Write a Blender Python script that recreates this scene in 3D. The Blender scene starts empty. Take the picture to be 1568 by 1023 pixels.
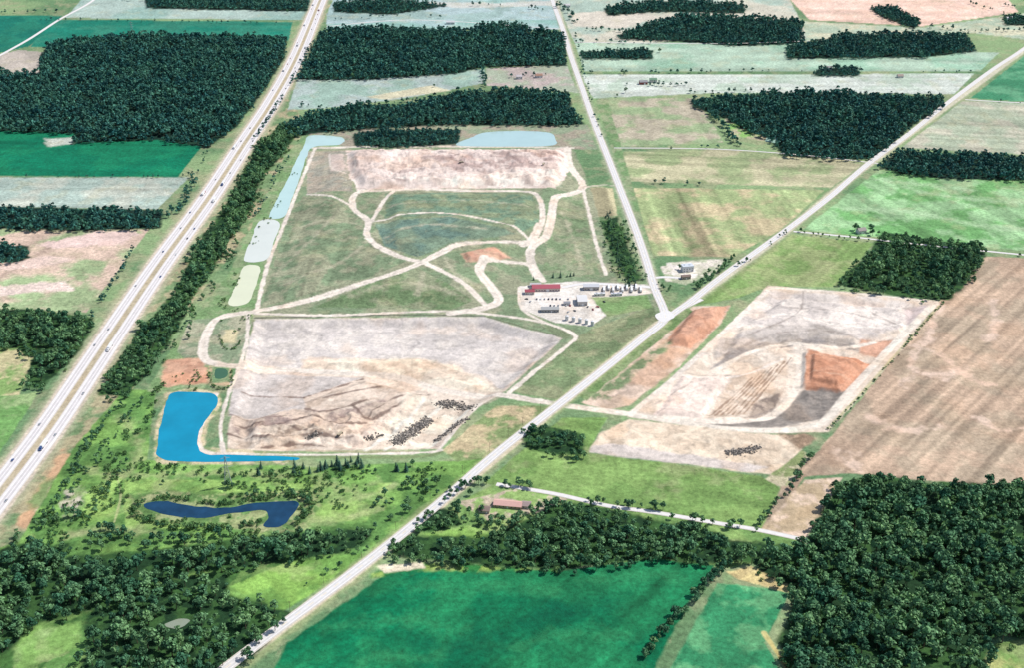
import bpy, math, random
import numpy as np
rng = np.random.default_rng(7); random.seed(7)
# ---------------------------------------------------------------- survey
# The camera station is 650 m above flat farmland. Plan coordinates (metres) of every
# boundary were measured by intersecting sight lines with the ground plane.
H=650.0; F=1800.0; CX=784.0; CY=511.5; PITCH=math.atan(934.0/F)
cp,sp=math.cos(PITCH),math.sin(PITCH)
def W(px,py,z=0.0):
    u=(px-CX)/F; v=(CY-py)/F
    dy=cp+sp*v; dz=-sp+cp*v
    t=(H-z)/(-dz)
    return (u*t, dy*t)
def WP(pts,z=0.0): return np.array([W(a,b,z) for a,b in pts])
def lin(c):
    c=np.array(c[:3])/255.0
    return np.where(c<=0.04045,c/12.92,((c+0.055)/1.055)**2.4)
def alb(c):
    c=np.array(c[:3],float); ka=.86
    if c[1]>c[0]+4 and c[0]>85 and c[1]>c[2]+12:      # grassland: a little drier
        g=c@np.array([.3,.59,.11]); c=c+(g-c)*.10; ka=.83
    elif min(c)>150: c=c+np.array([3,-1,-5]); ka=.80    # bare earth
    elif c[0]<85 and c[1]>c[0]+20: ka=.70              # dark crop
    return np.minimum(lin(np.clip(c,0,252))*ka,.78)
_tab=np.random.default_rng(3).random((256,256)).astype(np.float32)
def vn(x,y,s,seed=0):
    x=x/s+seed*17.31; y=y/s+seed*9.77
    xi=np.floor(x).astype(np.int64); yi=np.floor(y).astype(np.int64)
    fx=(x-xi); fy=(y-yi); fx=fx*fx*(3-2*fx); fy=fy*fy*(3-2*fy)
    a=_tab[xi&255,yi&255]; b=_tab[(xi+1)&255,yi&255]; c=_tab[xi&255,(yi+1)&255]; d=_tab[(xi+1)&255,(yi+1)&255]
    return (a*(1-fx)+b*fx)*(1-fy)+(c*(1-fx)+d*fx)*fy
def fbm(x,y,s,seed=0,o=4):
    r=0;a=1;t=0
    for i in range(o):
        r=r+a*vn(x,y,s/2**i,seed+i*3); t+=a; a*=0.55
    return r/t
def ss(a,b,x):
    t=np.clip((x-a)/(b-a),0,1); return t*t*(3-2*t)
def segd(x,y,p,q):
    d=q-p; L=float(d@d)+1e-9
    t=np.clip(((x-p[0])*d[0]+(y-p[1])*d[1])/L,0,1)
    return np.hypot(x-p[0]-t*d[0], y-p[1]-t*d[1])
def sdf(x,y,P):
    n=len(P); ins=np.zeros(x.shape,bool); dm=np.full(x.shape,1e9)
    for i in range(n):
        p=P[i]; q=P[(i+1)%n]
        dm=np.minimum(dm,segd(x,y,p,q))
        if p[1]!=q[1]:
            c=((p[1]>y)!=(q[1]>y))&(x<(q[0]-p[0])*(y-p[1])/(q[1]-p[1])+p[0])
            ins^=c
    return np.where(ins,dm,-dm)
def smooth(pts,n=8,closed=False):
    P=[np.array(p,float) for p in pts]; out=[]
    m=len(P)
    for i in range(m if closed else m-1):
        if closed: a,b,c,d=P[i-1],P[i],P[(i+1)%m],P[(i+2)%m]
        else: a=P[max(i-1,0)];b=P[i];c=P[i+1];d=P[min(i+2,m-1)]
        for k in range(n):
            t=k/n
            out.append(0.5*((2*b)+(-a+c)*t+(2*a-5*b+4*c-d)*t*t+(-a+3*b-3*c+d)*t**3))
    if not closed: out.append(P[-1])
    return np.array(out)

# ---------------------------------------------------------------- relief
UM=[(484,229),(872,230),(884,262),(896,300),(905,350),(800,395),(740,470),(400,470),(410,420),(445,330)]
LC=[(388,489),(740,485),(800,503),(862,518),(775,598),(730,625),(672,688),(348,692),(350,655),(366,595)]
RC=[(1182,442),(1425,464),(1380,525),(1262,648),(1180,652),(980,632),(1060,560)]
RELIEF=[(UM,8,60),([(530,235),(866,232),(872,262),(850,292),(700,294),(550,296),(535,270)],5,18),
 (LC,-6,18),([(470,548),(640,542),(770,600),(600,575)],3,14),([(370,640),(560,575),(660,600),(560,680),(380,690)],5,14),
 (RC,-5,20),([(1228,535),(1312,545),(1332,556),(1290,600),(1225,592)],4,6),([(1242,543),(1308,552),(1320,560),(1284,592),(1238,584)],4,5),
 ([(1042,575),(1120,572),(1078,640),(1000,638)],3,8),
 ([(1105,545),(1170,517),(1250,514),(1310,524),(1385,510),(1400,470),(1200,452),(1130,500)],4,10),
 ([(1018,528),(1056,476),(1116,468),(1100,497),(1056,534)],7,12),([(706,396),(760,386),(782,396),(740,409),(715,409)],4,8),
 ([(590,303),(815,302),(826,345),(800,365),(640,400),(590,385)],5,22)]
ROUGH=[([(530,235),(866,232),(872,262),(850,292),(700,294),(550,296),(535,270)],2.8),
 ([(360,640),(480,625),(640,615),(650,690),(350,692)],2.6),(RC,.9),([(905,688),(960,648),(1220,672),(1185,722),(1050,708)],1.2),
 ([(395,495),(740,492),(850,520),(770,590),(600,570),(375,555)],.5),
 ([(895,615),(1050,485),(1065,472),(1115,470),(1100,492),(1040,560),(960,622)],1.3)]
RELW=[(WP(p),h,w) for p,h,w in RELIEF]; ROUW=[(WP(p),a) for p,a in ROUGH]
def height(x,y):
    x=np.asarray(x,float); y=np.asarray(y,float); h=np.zeros(x.shape)
    def sub(P,m=5):
        return (x>P[:,0].min()-m)&(x<P[:,0].max()+m)&(y>P[:,1].min()-m)&(y<P[:,1].max()+m)
    for P,a,w in RELW:
        m=sub(P)
        if m.any(): h[m]+=a*ss(0,w,sdf(x[m],y[m],P))
    for P,a in ROUW:
        m=sub(P)
        if m.any():
            xx=x[m];yy=y[m]; wx=14*(fbm(xx,yy,50,31,2)-.5); r=1-np.abs(fbm(xx+wx,yy*1.6,34,5,5)*2-1)*2
            h[m]+=a*ss(0,20,sdf(xx,yy,P))*(r*1.4+1.8*(fbm(xx,yy,12,8,3)-.5))
    return h
def HZ(x,y): return float(height(np.array([x]),np.array([y]))[0])

# ---------------------------------------------------------------- ground grid
us=np.concatenate([[-14,-5,-2,-1.3],np.linspace(-1,1,1400),[1.3,2,5,14]])
ys=np.concatenate([[-4000,-500,200,450],1/np.linspace(1/610,1/3700,980),[4500,7000,14000,40000]])
hw=1.1*(395+np.clip(ys-685,-400,1e9)*0.3863)
GX=(us[None,:]*hw[:,None]).astype(np.float64); GY=np.repeat(ys[:,None],len(us),1)
R_,C_=GX.shape; X=GX.ravel(); Y=GY.ravel(); N=X.size
COL=np.empty((N,3),np.float32); DIRT=np.zeros(N,np.float32)
n1=fbm(X,Y,140,1); n2=fbm(X,Y,30,2)
b0=alb((104,140,94)); b1=alb((140,168,114)); b2=alb((160,156,124))
t=ss(.35,.65,n1)[:,None]; COL[:]=b0*(1-t)+b1*t
t=(ss(.5,.7,n2)*.5)[:,None]; COL[:]=COL*(1-t)+b2*t
def blend(idx,m,c,dirt):
    mm=m[:,None].astype(np.float32)
    COL[idx]=COL[idx]*(1-mm)+c.astype(np.float32)*mm
    DIRT[idx]=DIRT[idx]*(1-m)+dirt*m
def colour(x,y,col,col2,var,s2,stripe,seed):
    c=np.repeat(alb(col)[None,:],x.size,0)
    if col2 is not None:
        t=ss(.42,.60,fbm(x,y,s2,seed,5))[:,None]; c=c*(1-t)+alb(col2)*t
    if stripe is not None:
        (a,b,per,st)=stripe[:4]; A=np.array(W(*a));B=np.array(W(*b)); d=(B-A)/np.linalg.norm(B-A)
        al=x*d[0]+y*d[1]; pe=-x*d[1]+y*d[0]
        r=vn(pe,al/40,per,seed+5)*.6+vn(pe,al/60,per*3.3,seed+9)*.4
        k=1+2.3*st*(r-.5)*2
        if len(stripe)>4:
            t=(ss(.5,.75,r))[:,None]; c=c*(1-t)+alb(stripe[4])*t
        c=c*k[:,None]
    v=1+var*2.4*(fbm(x,y,13,seed+2,4)-.5)+var*2.0*(fbm(x,y,60,seed+4,3)-.5)
    return np.clip(c*v[:,None],0,.80)
_s=[0]
def poly(pts,col,col2=None,f=1.5,wob=2,var=.15,s2=50,stripe=None,dirt=0,op=1,sm=False,ws=12):
    _s[0]+=1; seed=_s[0]*1.37
    P=smooth(WP(pts),5,True) if sm else WP(pts)
    m=f+wob+1
    idx=np.nonzero((X>P[:,0].min()-m)&(X<P[:,0].max()+m)&(Y>P[:,1].min()-m)&(Y<P[:,1].max()+m))[0]
    if idx.size==0: return
    x=X[idx];y=Y[idx]
    s=sdf(x,y,P)+wob*2*(fbm(x,y,ws,seed,4)-.5)
    k=s>-f; idx=idx[k]; x=x[k];y=y[k]; s=s[k]
    if dirt>=.8: var=min(var,.12)
    blend(idx,op*ss(-f,f,s),colour(x,y,col,col2,var,s2,stripe,seed),dirt)
def track(pts,w,col=(240,231,219),f=.8,wob=.8,var=.10,dirt=1,op=1):
    _s[0]+=1; seed=_s[0]*1.37
    P=smooth(WP(pts),4); m=w+wob+f
    bb=(X>P[:,0].min()-m)&(X<P[:,0].max()+m)&(Y>P[:,1].min()-m)&(Y<P[:,1].max()+m)
    idx=np.nonzero(bb)[0]; x=X[idx];y=Y[idx]; d=np.full(x.shape,1e9)
    for i in range(len(P)-1):
        p,q=P[i],P[i+1]
        k=(x>min(p[0],q[0])-m)&(x<max(p[0],q[0])+m)&(y>min(p[1],q[1])-m)&(y<max(p[1],q[1])+m)
        d[k]=np.minimum(d[k],segd(x[k],y[k],p,q))
    k=d<m; idx=idx[k];x=x[k];y=y[k];d=d[k]
    s=w/2-d+wob*2*(fbm(x,y,10,seed,3)-.5)
    blend(idx,op*ss(-f,f,s),colour(x,y,col,None,var,30,None,seed),dirt)

RA=((1018,480),(862,45)); XR=((940,228),(1330,246)); RB=((600,832),(850,625))
# --- far
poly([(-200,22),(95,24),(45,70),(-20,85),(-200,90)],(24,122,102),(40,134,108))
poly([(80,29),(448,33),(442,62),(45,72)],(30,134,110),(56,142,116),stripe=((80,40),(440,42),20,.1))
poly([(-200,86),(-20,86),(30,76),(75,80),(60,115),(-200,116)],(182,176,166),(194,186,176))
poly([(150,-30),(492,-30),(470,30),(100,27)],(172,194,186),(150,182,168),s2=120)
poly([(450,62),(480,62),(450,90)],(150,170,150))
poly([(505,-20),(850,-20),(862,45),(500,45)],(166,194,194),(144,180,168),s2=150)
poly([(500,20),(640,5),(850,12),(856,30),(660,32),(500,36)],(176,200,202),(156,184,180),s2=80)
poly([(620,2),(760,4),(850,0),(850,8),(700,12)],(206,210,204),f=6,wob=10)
poly([(-100,192),(120,198),(312,220),(272,271),(-100,268)],(8,120,86),(22,132,92),stripe=((0,230),(290,235),14,.15))
poly([(70,212),(110,210),(112,220),(75,224)],(190,195,180),f=5,wob=8)
poly([(-100,271),(290,271),(240,320),(-100,314)],(166,184,170),(188,196,184),stripe=((0,290),(290,292),12,.12))
poly([(-100,344),(228,351),(132,478),(-100,470)],(210,188,172),(158,178,128),s2=55,stripe=((10,470),(200,352),16,.12),var=.2)
poly([(0,438),(60,432),(100,430),(110,444),(40,448),(0,452)],(232,214,204),f=4,wob=8)
poly([(0,400),(60,392),(120,396),(60,410),(0,412)],(228,206,196),f=5,wob=9,op=.8)
poly([(60,375),(150,352),(215,354),(190,372),(100,380)],(230,206,198),f=4,wob=10,dirt=.5)
poly([(-100,530),(58,533),(30,606),(-60,720)],(200,194,154),(134,168,94),s2=24)
poly([(-100,610),(28,606),(60,600),(-30,740)],(114,164,88),(156,182,120),s2=30)
# between hwy and woods
poly([(510,0),(480,60),(440,150),(470,190),(400,330),(290,470),(200,600),(60,830),(-40,900),(-60,860),(100,640),(230,440),(400,200),(490,0)],(120,150,100),(174,164,130),s2=22,var=.2)
poly([(28,800),(60,740),(95,690),(112,700),(70,760),(40,815)],(206,168,132),(136,158,98),f=3,wob=6,dirt=.5)
# mid top
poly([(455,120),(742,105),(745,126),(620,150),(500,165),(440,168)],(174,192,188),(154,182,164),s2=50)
poly([(590,152),(690,138),(660,130),(560,148)],(212,208,180),f=3)
poly([(744,104),(868,98),(880,130),(890,142),(745,130)],(190,178,174),(166,176,150))
poly([(470,195),(700,190),(900,190),(915,228),(480,226)],(144,158,126),(160,150,132),s2=24)
# right of road A far
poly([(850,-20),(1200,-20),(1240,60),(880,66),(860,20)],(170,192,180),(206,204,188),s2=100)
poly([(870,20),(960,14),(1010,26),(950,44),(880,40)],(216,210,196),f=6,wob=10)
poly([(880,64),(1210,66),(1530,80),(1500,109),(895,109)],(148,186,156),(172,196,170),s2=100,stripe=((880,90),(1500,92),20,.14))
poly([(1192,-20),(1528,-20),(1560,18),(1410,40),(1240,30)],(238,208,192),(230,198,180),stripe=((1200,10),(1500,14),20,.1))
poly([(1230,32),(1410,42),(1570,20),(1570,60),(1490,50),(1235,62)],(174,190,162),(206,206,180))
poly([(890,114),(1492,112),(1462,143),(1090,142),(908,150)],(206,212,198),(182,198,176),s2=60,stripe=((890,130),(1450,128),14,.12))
poly([(930,150),(1060,150),(1085,178),(1108,218),(944,224)],(178,168,146),(148,168,122),s2=40,stripe=RA+(10,.12),var=.2)
poly([(1106,172),(1136,172),(1148,196),(1190,210),(1170,216),(1120,206)],(136,184,96),(190,180,150),s2=20)
poly([(945,232),(1110,228),(1330,246),(1272,287),(960,277)],(184,178,144),(154,168,118),s2=50,stripe=XR+(9,.16))
poly([(970,287),(1262,291),(1195,352),(1122,393),(1000,391)],(200,188,154),(158,174,118),s2=50,stripe=RA+(7,.22))
poly([(1120,395),(1200,352),(1262,291),(1272,288),(1210,345)],(112,150,92))
poly([(903,286),(938,288),(946,330),(912,332)],(192,186,152),None,stripe=RA+(9,.25))
poly([(915,332),(950,330),(985,430),(935,425)],(104,134,86),(140,152,110),s2=20)
poly([(912,150),(930,150),(1000,395),(1012,440),(1000,440)],(116,150,96),(150,162,120),s2=16)
# right of road B far
poly([(1640,60),(1568,85),(1486,150),(1640,160)],(72,148,106),(96,162,118))
poly([(1474,154),(1640,160),(1640,240),(1380,226)],(186,186,168),(166,176,148),stripe=((1470,158),(1568,162),9,.18))
poly([(1345,260),(1640,275),(1640,390),(1228,352)],(112,170,98),(154,196,138),s2=36,stripe=((1345,262),(1560,378),9,.18),var=.2)
for p in [[(1380,285),(1450,300),(1568,310)],[(1300,320),(1400,325),(1500,345),(1568,350)],[(1350,275),(1480,290)]]:
    track(p,14,(184,212,164),f=12,wob=12,op=.6,dirt=0)
poly([(1128,412),(1212,358),(1338,372),(1282,440),(1178,438),(1130,456),(1062,468)],(130,162,90),(156,170,110),s2=40,stripe=RB+(6,.12))
poly([(1508,392),(1700,402),(1700,760),(1300,726),(1230,730),(1180,820),(1160,815),(1200,740),(1255,690),(1440,460)],(204,180,158),(186,166,142),s2=46,stripe=((1568,470),(1290,730),4.5,.19),dirt=.4,var=.16)
for p in [[(1400,530),(1440,545),(1470,570),(1500,585),(1520,590)],[(1440,462),(1420,520),(1395,560),(1450,580),(1480,565)],[(1330,640),(1380,660),(1440,655)],[(1280,690),(1310,720),(1300,690)],[(1520,460),(1525,500),(1510,520)],[(1500,640),(1530,660),(1568,655)],[(1380,590),(1400,575),(1460,572)]]:
    track(p,7,(236,212,194),f=5,wob=10,op=.75)
poly([(1165,812),(1232,735),(1290,732),(1235,826)],(234,212,192),(196,174,142),s2=20,dirt=.5)
# lower left greens
poly([(-100,1100),(-60,860),(30,830),(110,690),(190,596),(240,598),(225,705),(480,716),(700,706),(750,700),(610,825),(400,960),(330,1100)],(124,170,82),(96,142,70),s2=26,var=.3)
poly([(120,760),(180,735),(175,790),(130,800)],(156,194,98),f=5,wob=8,var=.25)
poly([(90,750),(125,742),(130,775),(100,800)],(204,200,184),(130,165,96),s2=10,f=3,wob=8)
poly([(190,735),(330,735),(470,740),(600,740),(560,800),(470,800),(330,810),(190,810)],(148,186,94),(116,158,78),s2=18,var=.28)
poly([(195,760),(260,752),(330,758),(470,752),(490,775),(465,815),(400,818),(330,804),(240,800),(200,790)],(100,138,74),(158,168,112),s2=9,f=4,wob=6,var=.3)
for p in [[(140,720),(200,730),(330,725),(440,730)],[(500,740),(560,760),(600,745)],[(480,800),(540,790),(590,770)],[(190,640),(215,690),(190,730)],[(100,820),(160,812),(230,815)]]:
    track(p,8,(178,184,126),f=6,wob=10,op=.55,dirt=0)
poly([(300,870),(560,848),(470,915),(430,935),(350,900)],(140,186,84),(114,162,74),s2=30,var=.25)
poly([(150,850),(340,832),(560,810),(350,900),(120,960),(0,1100),(-60,900)],(80,122,64),(112,150,76),s2=16)
poly([(20,985),(60,960),(120,955),(130,990),(70,1010),(30,1030)],(132,176,88),(154,180,114),f=3,wob=6)
poly([(232,948),(290,928),(318,945),(290,965),(240,972)],(196,186,144),(100,134,76),s2=10,f=3,wob=5)
# site surrounds
poly([(480,205),(525,225),(395,480),(300,610),(225,600),(270,520),(350,420),(440,230)],(122,156,100),(146,164,118),s2=20,var=.2)
poly([(290,490),(380,482),(370,560),(300,560),(270,540)],(136,152,118),(168,166,140),s2=16)
poly([(478,224),(878,226),(905,290),(945,430),(1000,440),(1012,490),(870,610),(790,600),(720,630),(340,700),(345,640),(392,470),(438,330)],(130,150,112),(154,156,128),s2=30)
# upper mound
poly([(480,305),(540,320),(560,360),(630,405),(560,435),(400,470),(440,335),(465,300)],(124,144,108),(152,154,126),s2=22,stripe=((400,470),(470,300),5,.12),var=.22)
poly([(590,303),(815,302),(826,345),(800,365),(700,342),(590,345)],(138,150,114),(114,142,114),s2=20,stripe=((590,310),(815,312),4,.12),var=.22)
poly([(575,350),(690,344),(790,366),(690,382),(640,402),(590,385)],(124,146,120),(108,136,120),s2=24,var=.22)
poly([(480,470),(640,418),(725,462),(690,474)],(118,144,98),(148,156,120),s2=22,var=.22)
poly([(470,232),(535,230),(540,300),(470,298)],(164,160,144),(186,176,160),s2=14)
poly([(850,310),(890,298),(920,425),(830,420)],(126,148,106),(150,156,122),s2=18,var=.22)
for p in [[(420,420),(470,380),(520,330)],[(430,440),(520,410),(570,370)],[(600,325),(700,318),(810,326)],[(590,372),(650,356),(740,362)],[(540,455),(620,440),(700,455)],[(860,330),(880,370),(890,410)],[(500,245),(495,290)],[(650,425),(640,455)],[(680,400),(700,430),(740,440)],[(450,350),(500,345),(545,350)]]:
    track(p,5,(200,194,172),f=4,wob=7,op=.5,dirt=.3)
UD=[(530,230),(868,228),(872,262),(850,294),(700,296),(550,298),(535,275)]
poly(UD,(242,227,218),(222,204,194),s2=34,dirt=1,wob=6)
poly([(640,250),(700,246),(860,240),(850,262),(780,272),(700,278),(680,262)],(192,172,166),(230,214,206),s2=18,dirt=1,f=6,wob=14)
poly([(560,262),(620,258),(660,276),(600,280)],(200,182,176),(236,221,212),s2=12,dirt=1,f=5,wob=12)
poly([(600,285),(740,284),(850,270),(860,290),(720,296)],(248,238,226),(214,198,188),s2=16,dirt=1,f=6,wob=8)
poly([(505,240),(525,240),(530,268),(508,268)],(220,204,194),f=4,wob=5,dirt=.6)
for p in [[(560,245),(640,240),(720,250),(800,240),(850,246)],[(600,262),(680,270),(760,262),(840,256)],[(690,250),(720,270),(760,280)],[(540,255),(560,275),(620,290)],[(780,250),(800,262),(840,268)]]:
    track(p,3,(140,120,116),f=2.5,wob=6,op=.65)
# lower cell
poly(LC,(240,226,210),(224,207,192),s2=34,dirt=1,wob=1.5)
poly([(388,489),(740,485),(800,503),(862,518),(770,595),(740,570),(640,546),(470,540),(460,558),(375,552)],(214,208,204),(228,221,214),s2=16,dirt=.8,f=3,wob=4,stripe=((390,490),(860,515),4,.05))
poly([(362,565),(555,572),(465,602),(470,626),(350,638)],(216,209,204),(204,197,192),s2=16,dirt=.8,f=1.5,wob=2)
poly([(462,545),(640,542),(700,555),(775,600),(600,574),(470,562)],(250,238,218),(230,213,194),s2=18,dirt=1,f=4,wob=5)
poly([(466,604),(558,578),(640,596),(600,606),(540,620),(470,626)],(232,216,200),(206,188,172),s2=14,dirt=1,f=3,wob=5)
poly([(355,640),(450,628),(540,625),(600,605),(610,620),(560,640),(450,655),(352,665)],(166,146,136),(216,198,182),s2=12,dirt=1,f=4,wob=10)
poly([(400,655),(500,650),(545,665),(500,672),(410,675)],(178,158,140),(228,212,194),s2=9,dirt=1,f=4,wob=8)
poly([(352,672),(420,676),(520,680),(540,690),(350,692)],(200,184,168),(226,212,196),s2=10,dirt=1,f=3,wob=5)
for p in [[(352,636),(400,640),(440,637)],[(540,620),(565,640),(600,625),(640,600)],[(430,650),(480,640),(530,650),(560,645)],[(350,665),(420,672),(470,668),(540,672)],[(370,600),(465,602)],[(465,602),(555,574)],[(560,640),(600,610),(640,600),(670,598)],[(470,625),(500,630),(560,612)],[(400,685),(460,680),(500,684)],[(360,650),(420,650),(470,662)],[(480,612),(530,600),(590,590)]]:
    track(p,2.4,(122,102,92),f=1.4,wob=3.5,op=.85)
poly([(600,640),(625,600),(735,618),(690,665),(640,690),(540,690)],(250,240,222),(234,218,200),s2=16,dirt=1,f=4,wob=4)
for p in [[(560,690),(620,640),(650,605)],[(590,690),(680,612)],[(655,686),(700,640),(725,620)]]:
    track(p,4,(252,246,234),f=2,wob=1,op=.8)
track([(390,487),(500,484),(640,482),(742,484)],3,(84,84,80),f=.8,wob=.5,op=.75)
track([(742,484),(800,500),(866,518)],2.6,(110,112,90),f=.8,wob=.5,op=.8)
track([(388,490),(380,520),(372,552)],3,(96,120,70),f=1.5,wob=2,op=.8,dirt=0)
track([(470,690),(560,693),(640,692)],3,(190,170,140),op=.6)
track([(352,694),(480,700),(640,700),(680,690)],5,(130,144,94),f=2,op=.7)
poly([(676,690),(760,622),(845,622),(745,702),(700,708)],(130,150,94),(192,174,138),s2=22,var=.22)
poly([(785,600),(880,518),(905,505),(1000,468),(1012,490),(870,603),(850,612)],(122,142,98),(148,154,114),s2=22,stripe=RB+(5,.1),var=.2)
poly([(835,498),(880,505),(868,520),(840,508)],(125,138,102))
poly([(252,552),(312,548),(322,588),(250,592)],(228,184,158),(214,164,136),s2=10,dirt=1,f=3,wob=5)
poly([(320,560),(360,560),(352,592),(318,590)],(206,186,156),(120,144,98),s2=8,dirt=.5)
poly([(324,562),(352,561),(350,585),(325,588)],(110,144,96),(150,164,118),s2=6)
poly([(345,505),(365,505),(360,525),(340,525)],(224,214,176),f=3,wob=3,dirt=.5)
for Pn in ([(236,700),(238,660),(255,600),(298,595),(336,600),(340,618),(322,645),(312,685),(450,694),(450,712),(240,712)],):
    poly(Pn,(214,202,170),(150,166,112),s2=9,f=2,wob=3,dirt=.5)
# facility yard
poly([(795,438),(880,430),(1000,436),(1002,448),(935,458),(930,482),(905,500),(850,494),(800,474)],(244,240,232),(228,222,213),s2=12,dirt=.8,f=1,wob=1)
poly([(905,455),(990,452),(1000,470),(930,485)],(120,152,92),(144,162,108))
poly([(820,456),(880,452),(885,468),(830,472)],(246,243,238),dirt=.8)
poly([(1012,408),(1050,398),(1110,396),(1100,415),(1050,436),(1020,430)],(174,180,146),(220,214,202),s2=12)
poly([(1020,402),(1060,400),(1080,410),(1065,425),(1035,428)],(240,234,226),(210,208,190),s2=10,f=2,dirt=.6)
poly([(704,396),(758,385),(782,396),(742,408),(714,409)],(212,164,140),(218,182,158),s2=9,dirt=1,f=3,wob=4)
# dirt roads
for pts,w in [([(392,478),(410,405),(438,335),(464,270),(482,228)],5.5),([(480,226),(600,224),(740,224),(876,226)],6.5),
 ([(556,298),(541,308),(543,328),(564,345),(562,366),(578,384),(612,401),(646,409)],9.5),
 ([(553,300),(640,297),(720,299),(800,300),(824,308),(831,340),(823,362),(806,374),(740,379),(692,386),(646,409)],8.5),
 ([(568,347),(640,338),(700,340),(760,352),(792,360),(812,372)],4.2),([(570,345),(588,315),(604,299)],6),
 ([(392,476),(470,462),(540,446),(600,428),(646,410),(694,386)],10.5),([(650,410),(690,430),(722,448),(742,466)],8.5),
 ([(646,410),(610,398),(560,372)],4),
 ([(868,226),(874,256),(893,284),(874,299),(850,309),(844,340),(836,364),(816,378),(812,396),(824,424)],12),
 ([(742,404),(734,420),(752,440),(764,460),(738,472),(690,480)],13),([(742,405),(780,402),(812,406),(832,430)],8.5),
 ([(800,378),(812,372),(826,350)],10),([(893,290),(905,340),(915,380),(928,420)],4.8),([(893,286),(925,283),(948,285)],4),
 ([(392,480),(500,483),(600,479),(700,477),(795,487),(850,499),(881,515),(868,530),(820,568),(780,602)],5.5),
 ([(392,477),(344,484),(322,500),(310,538),(324,556),(372,562)],11),([(380,482),(378,520),(368,558),(352,598),(338,650),(342,692)],4.5),
 ([(470,298),(510,308),(541,324)],4.8),([(330,604),(312,640),(304,665),(308,690),(345,698)],6),
 ([(342,695),(480,697),(640,694),(676,690)],3.5),
 ([(372,557),(480,562),(600,571),(680,592),(780,607),(860,621)],10),([(735,618),(700,655),(672,690)],4)]:
    track(pts,w,f=1.1,wob=1.8)
    if w>7: track(pts,w*.22,(218,207,193),f=1,wob=1.5,op=.4)
track([(505,238),(508,262),(530,272)],3,op=.7); track([(535,240),(545,262),(535,280)],3,op=.6)
track([(850,500),(800,474),(795,440)],4)
# right cell
poly([(890,617),(1046,485),(1060,469),(1118,468),(1104,494),(1040,562),(962,622),(930,628)],(236,214,196),(220,197,176),s2=20,dirt=1,stripe=((895,615),(1060,480),8,.1))
poly([(1012,532),(1056,477),(1116,468),(1100,498),(1058,535)],(220,170,142),(208,155,126),s2=16,dirt=1,f=3,wob=5)
poly([(950,590),(1010,530),(1052,538),(1000,596)],(222,186,160),f=6,wob=8,dirt=1,op=.75)
poly([(900,612),(1020,520),(1030,530),(930,612)],(196,178,150),(130,150,104),s2=12,f=4,wob=5,dirt=.5)
poly([(1176,437),(1436,460),(1392,522),(1268,662),(1180,664),(960,640),(1050,565)],(242,229,214),(230,215,198),s2=34,dirt=1)
poly([(1185,444),(1310,452),(1400,463),(1388,500),(1320,520),(1200,500),(1120,500)],(236,227,218),(216,208,202),s2=22,dirt=1,f=5,wob=6)
poly([(1088,560),(1120,532),(1180,516),(1250,511),(1318,523),(1330,535),(1240,525),(1170,530),(1110,552)],(158,150,144),(192,183,174),s2=11,dirt=1,f=3,wob=3)
poly([(1100,520),(1180,496),(1260,498),(1310,515),(1250,512),(1180,516),(1120,532),(1090,552)],(212,204,197),(192,184,176),s2=13,dirt=1,f=4,wob=4)
poly([(1046,574),(1122,572),(1076,641),(998,638)],(246,230,218),(240,222,210),s2=20,dirt=1,f=1,wob=1)
poly([(1120,574),(1205,540),(1215,590),(1175,625),(1080,642)],(220,200,180),(234,217,199),s2=12,dirt=1,f=3,wob=4)
poly([(1385,470),(1430,464),(1390,500)],(222,208,204),dirt=1,f=3)
poly([(1140,636),(1165,605),(1195,598),(1190,620),(1165,634)],(146,130,118),(188,168,150),s2=8,dirt=1,f=3,wob=5)
for k in range(7):
    track([(1086+k*9,634-k*1),(1122+k*10,604-k*4),(1152+k*10,574-k*5)],1.5,(150,122,102),f=.9,wob=1.5,op=.75)
for p in [[(1230,445),(1220,480),(1140,515)],[(1300,452),(1340,480),(1380,500)],[(1200,470),(1290,476),(1370,500)],[(1110,540),(1180,512),(1260,506),(1320,520)],[(1050,572),(1120,571)],[(1210,600),(1190,620),(1150,634)],[(1000,620),(1060,585)]]:
    track(p,1.8,(154,141,132),f=1.5,wob=2.5,op=.65)
poly([(1238,532),(1312,545),(1336,556),(1296,600),(1224,592),(1226,560)],(212,158,128),(198,142,112),s2=12,dirt=1,f=3,wob=4)
for p in [[(1236,545),(1300,555),(1325,562)],[(1230,570),(1280,578),(1305,582)]]: track(p,2,(228,188,162),f=1,wob=2,op=.6)
poly([(1318,518),(1368,518),(1348,545),(1316,536)],(212,166,140),dirt=1,f=3,wob=4)
poly([(1296,600),(1336,556),(1352,548),(1318,592)],(216,184,160),dirt=1,f=3,wob=3,op=.7)
poly([(1085,650),(1180,634),(1226,592),(1296,598),(1262,640),(1190,656),(1120,656)],(140,132,124),(156,146,136),s2=11,dirt=1,f=3,wob=4)
poly([(1210,560),(1222,545),(1232,592),(1200,624),(1200,600)],(238,224,208),dirt=1,f=3)
for pts,w,c in [([(1222,526),(1227,560),(1216,598),(1182,632),(1120,646),(1020,640)],10,(246,235,221)),
 ([(1100,560),(1150,535),(1215,522),(1290,528),(1340,520)],6.5,(246,237,224)),
 ([(860,621),(960,634),(1100,656),(1210,659),(1262,645),(1302,598),(1362,533),(1432,464)],10,(246,237,223)),
 ([(966,634),(1050,563),(1180,440)],6.5,(246,236,224)),([(1180,440),(1300,448),(1434,462)],5.5,(245,235,222)),
 ([(1040,575),(1130,572),(1200,545)],4,(244,232,220)),([(1130,500),(1200,480),(1300,500),(1390,496)],3,(246,239,229)),
 ([(1270,655),(1330,590),(1438,468)],3,(200,190,150))]:
    track(pts,w,c,f=1.5)
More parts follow.
